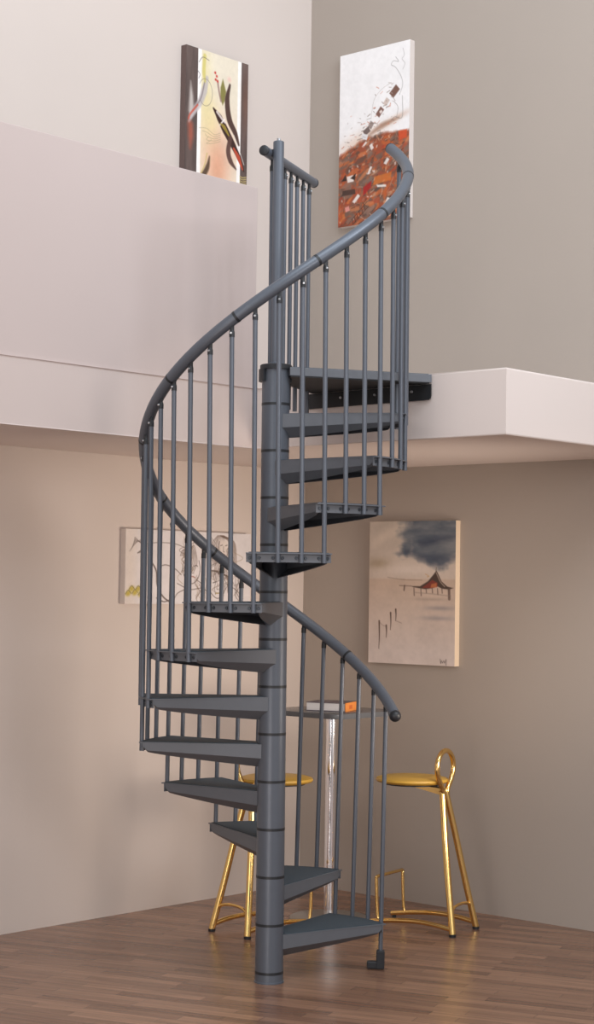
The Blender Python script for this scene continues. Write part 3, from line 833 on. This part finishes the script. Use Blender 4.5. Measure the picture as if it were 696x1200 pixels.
# --- lower left: line drawing of reclining women with a yellow flower
p4 = Pic(0.97, 0.40, 300)
p4.img[:] = (218, 213, 214)
p4.img *= (1+0.05*(p4.noise(8, 4, 4)-0.5))[..., None]
p4.blob(0.03, 0.5, 0.06, 0.5, (222, 206, 190), a=0.5)
LN = (88, 76, 72)
def ln(pts, w=0.0045, c=LN, a=0.85): p4.stroke(pts, w, c, a, 0.0022)
for k in range(7):
    ln([(0.03+0.008*k, 0.30-0.02*k), (0.07, 0.20-0.015*k), (0.12+0.004*k, 0.14+0.02*k), (0.13, 0.24+0.01*k), (0.09, 0.32)], 0.003, (110, 98, 92), 0.6)
ln([(0.13, 0.20), (0.25, 0.17), (0.38, 0.18), (0.47, 0.24)], 0.003)
ln([(0.20, 0.44), (0.235, 0.56), (0.245, 0.76), (0.29, 0.90), (0.34, 0.97)], 0.009)
ln([(0.25, 0.50), (0.31, 0.47), (0.38, 0.52), (0.43, 0.60)]); ln([(0.37, 0.97), (0.40, 0.86), (0.46, 0.80)])
for k in range(8):
    ln([(0.42+0.01*k, 0.34), (0.44+0.012*k, 0.26-0.01*k), (0.49+0.008*k, 0.30), (0.47+0.012*k, 0.44), (0.43+0.014*k, 0.56)], 0.0045, (96, 78, 70), 0.7)
ln([(0.45, 0.40), (0.44, 0.52), (0.46, 0.64), (0.51, 0.72), (0.56, 0.66), (0.58, 0.52), (0.57, 0.40)])
ln([(0.48, 0.48), (0.495, 0.465), (0.51, 0.48)]); ln([(0.53, 0.48), (0.55, 0.465), (0.56, 0.48)])
ln([(0.52, 0.49), (0.515, 0.57), (0.53, 0.575)], 0.003); ln([(0.50, 0.63), (0.52, 0.62), (0.54, 0.635)], 0.006, (150, 90, 80))
for k in range(9):
    ln([(0.72+0.006*k, 0.04), (0.68+0.012*k, 0.14), (0.67+0.008*k, 0.30), (0.70+0.012*k, 0.50), (0.69+0.014*k, 0.66)], 0.0045, (100, 82, 72), 0.65)
    ln([(0.74+0.004*k, 0.04), (0.81+0.006*k, 0.12), (0.83+0.006*k, 0.30), (0.80+0.010*k, 0.52)], 0.0045, (110, 92, 82), 0.65)
p4.poly([(0.735, 0.10), (0.80, 0.10), (0.815, 0.22), (0.79, 0.34), (0.76, 0.37), (0.735, 0.28)], (216, 206, 200), 0.95, 0.01)
ln([(0.735, 0.12), (0.73, 0.24), (0.75, 0.34), (0.775, 0.37), (0.80, 0.32), (0.815, 0.20)])
ln([(0.745, 0.18), (0.76, 0.17)]); ln([(0.785, 0.18), (0.80, 0.17)]); ln([(0.77, 0.19), (0.768, 0.26), (0.778, 0.265)], 0.003); ln([(0.76, 0.30), (0.78, 0.305)], 0.006, (150, 90, 80))
for k in range(6):
    ln([(0.64+0.01*k, 0.62), (0.66+0.012*k, 0.54), (0.74, 0.54+0.01*k), (0.80+0.004*k, 0.62), (0.81, 0.74+0.02*k)], 0.004, (100, 84, 74), 0.7)
ln([(0.66, 0.62), (0.65, 0.74), (0.68, 0.86), (0.73, 0.92), (0.78, 0.84), (0.79, 0.70)])
ln([(0.69, 0.70), (0.71, 0.69)]); ln([(0.745, 0.70), (0.765, 0.69)]); ln([(0.725, 0.72), (0.72, 0.79), (0.735, 0.79)], 0.003); ln([(0.71, 0.85), (0.74, 0.845)], 0.006, (160, 140, 80))
ln([(0.40, 0.72), (0.50, 0.80), (0.60, 0.78), (0.66, 0.86)], 0.004); ln([(0.55, 0.66), (0.60, 0.74), (0.62, 0.92)], 0.004); ln([(0.80, 0.72), (0.88, 0.80), (0.94, 0.92)], 0.004)
ln([(0.86, 0.55), (0.90, 0.66), (0.88, 0.80), (0.92, 0.95)], 0.004); ln([(0.24, 0.92), (0.30, 0.97), (0.36, 0.93)], 0.006)
g4 = np.random.default_rng(5)
for k in range(46):                        # loose hair and drapery lines
    cx_, cy_, sx_, sy_ = [(0.47, 0.36, 0.05, 0.22), (0.70, 0.38, 0.05, 0.26), (0.83, 0.34, 0.04, 0.24), (0.75, 0.62, 0.09, 0.12), (0.56, 0.80, 0.10, 0.10), (0.90, 0.72, 0.05, 0.2)][k % 6]
    x, y = cx_+sx_*g4.normal()*0.5, cy_+sy_*g4.normal()*0.5; d0 = 0.03*g4.normal()
    ln([(x, y-0.14), (x+d0, y-0.05), (x-d0, y+0.06), (x+0.5*d0, y+0.15)], 0.0022+0.002*g4.random(), [(96, 80, 72), (128, 110, 98), (150, 130, 104), (80, 72, 72)][k % 4], 0.6)
for u, v_ in ((0.05, 0.80), (0.075, 0.85), (0.10, 0.80), (0.025, 0.86), (0.12, 0.87)):
    p4.blob(u, v_, 0.022, 0.016, (188, 168, 70), ang=-20, a=0.9, p=3); ln([(u-0.02, v_+0.01), (u, v_-0.04), (u+0.022, v_)], 0.004, (104, 96, 60), 0.8)
canvas('canvas_picture', 'wide pale canvas with line drawn women, low on the cream wall behind the balusters', p4, (-1.476, -0.042, 2.046), (1, 0, 0), 0.041, M['canvas_white'])

# ------------------------------------------------------------------ light
w = bpy.data.worlds.new('studio'); scn.world = w; w.use_nodes = True
bg = w.node_tree.nodes['Background']; bg.inputs['Color'].default_value = (0.985, 0.995, 1.01, 1); bg.inputs['Strength'].default_value = 0.64

def area(name, loc, target, size, power, col=(1, 1, 1), size_y=None):
    l = bpy.data.lights.new(name, 'AREA'); l.energy = power; l.color = col
    l.shape = 'RECTANGLE'; l.size = size; l.size_y = size_y or size
    o = bpy.data.objects.new(name, l); COL.objects.link(o)
    o.location = loc
    o.rotation_euler = (Vector(target) - Vector(loc)).to_track_quat('-Z', 'Y').to_euler()
    return o
area('softbox_right', (-4.2, -8.2, 3.4), (-1.5, -1.0, 1.6), 1.4, 74, (1.06, 0.98, 0.94))
area('softbox_left', (-9.0, -3.4, 3.4), (-1.0, -1.6, 1.6), 2.0, 46, (1.06, 0.98, 0.92))
area('softbox_top', (-3.6, -3.6, 6.4), (-0.9, -0.9, 3.6), 2.4, 84, (0.92, 1.0, 1.08))
area('softbox_top_right', (-1.6, -5.8, 6.2), (-0.5, -0.5, 4.2), 2.0, 124, (0.93, 1.0, 1.08))
area('wall_wash', (-0.8, -3.3, 1.3), (-0.95, 0.0, 1.7), 0.8, 10, (1.16, 0.98, 0.82)).data.spread = R(80)
area('low_fill', (-6.5, -4.0, 0.5), (-3.0, -0.2, 2.4), 1.2, 34, (1.08, 0.96, 0.90))  # added fill, not a known fixture; lifts the left soffit and wall
area('softbox_camera', (-9.3, -8.3, 2.4), (-2.0, -1.6, 1.4), 3.0, 6, (1.06, 0.98, 0.93))

# ------------------------------------------------------------------ camera
f, yaw, pit, rol = 2083.827, R(41.79358), R(2.40073), R(0.83582)
fw = Vector((math.cos(yaw)*math.cos(pit), math.sin(yaw)*math.cos(pit), math.sin(pit)))
rt = Vector((math.sin(yaw), -math.cos(yaw), 0)); up = rt.cross(fw)
rt2 = rt*math.cos(rol) + up*math.sin(rol); up2 = -rt*math.sin(rol) + up*math.cos(rol)
cd = bpy.data.cameras.new('camera'); cd.sensor_fit = 'VERTICAL'; cd.sensor_height = 36; cd.sensor_width = 36*696/1200
cd.lens = f*36/1200; cd.clip_end = 100
co = bpy.data.objects.new('camera', cd); COL.objects.link(co)
mw = Matrix((rt2, up2, -fw)).transposed().to_4x4(); mw.translation = Vector((-7.91916, -7.01957, 1.7507))
co.matrix_world = mw
scn.camera = co
scn.view_settings.view_transform = 'Standard'
scn.view_settings.look = 'None'
scn.view_settings.exposure = 0.0
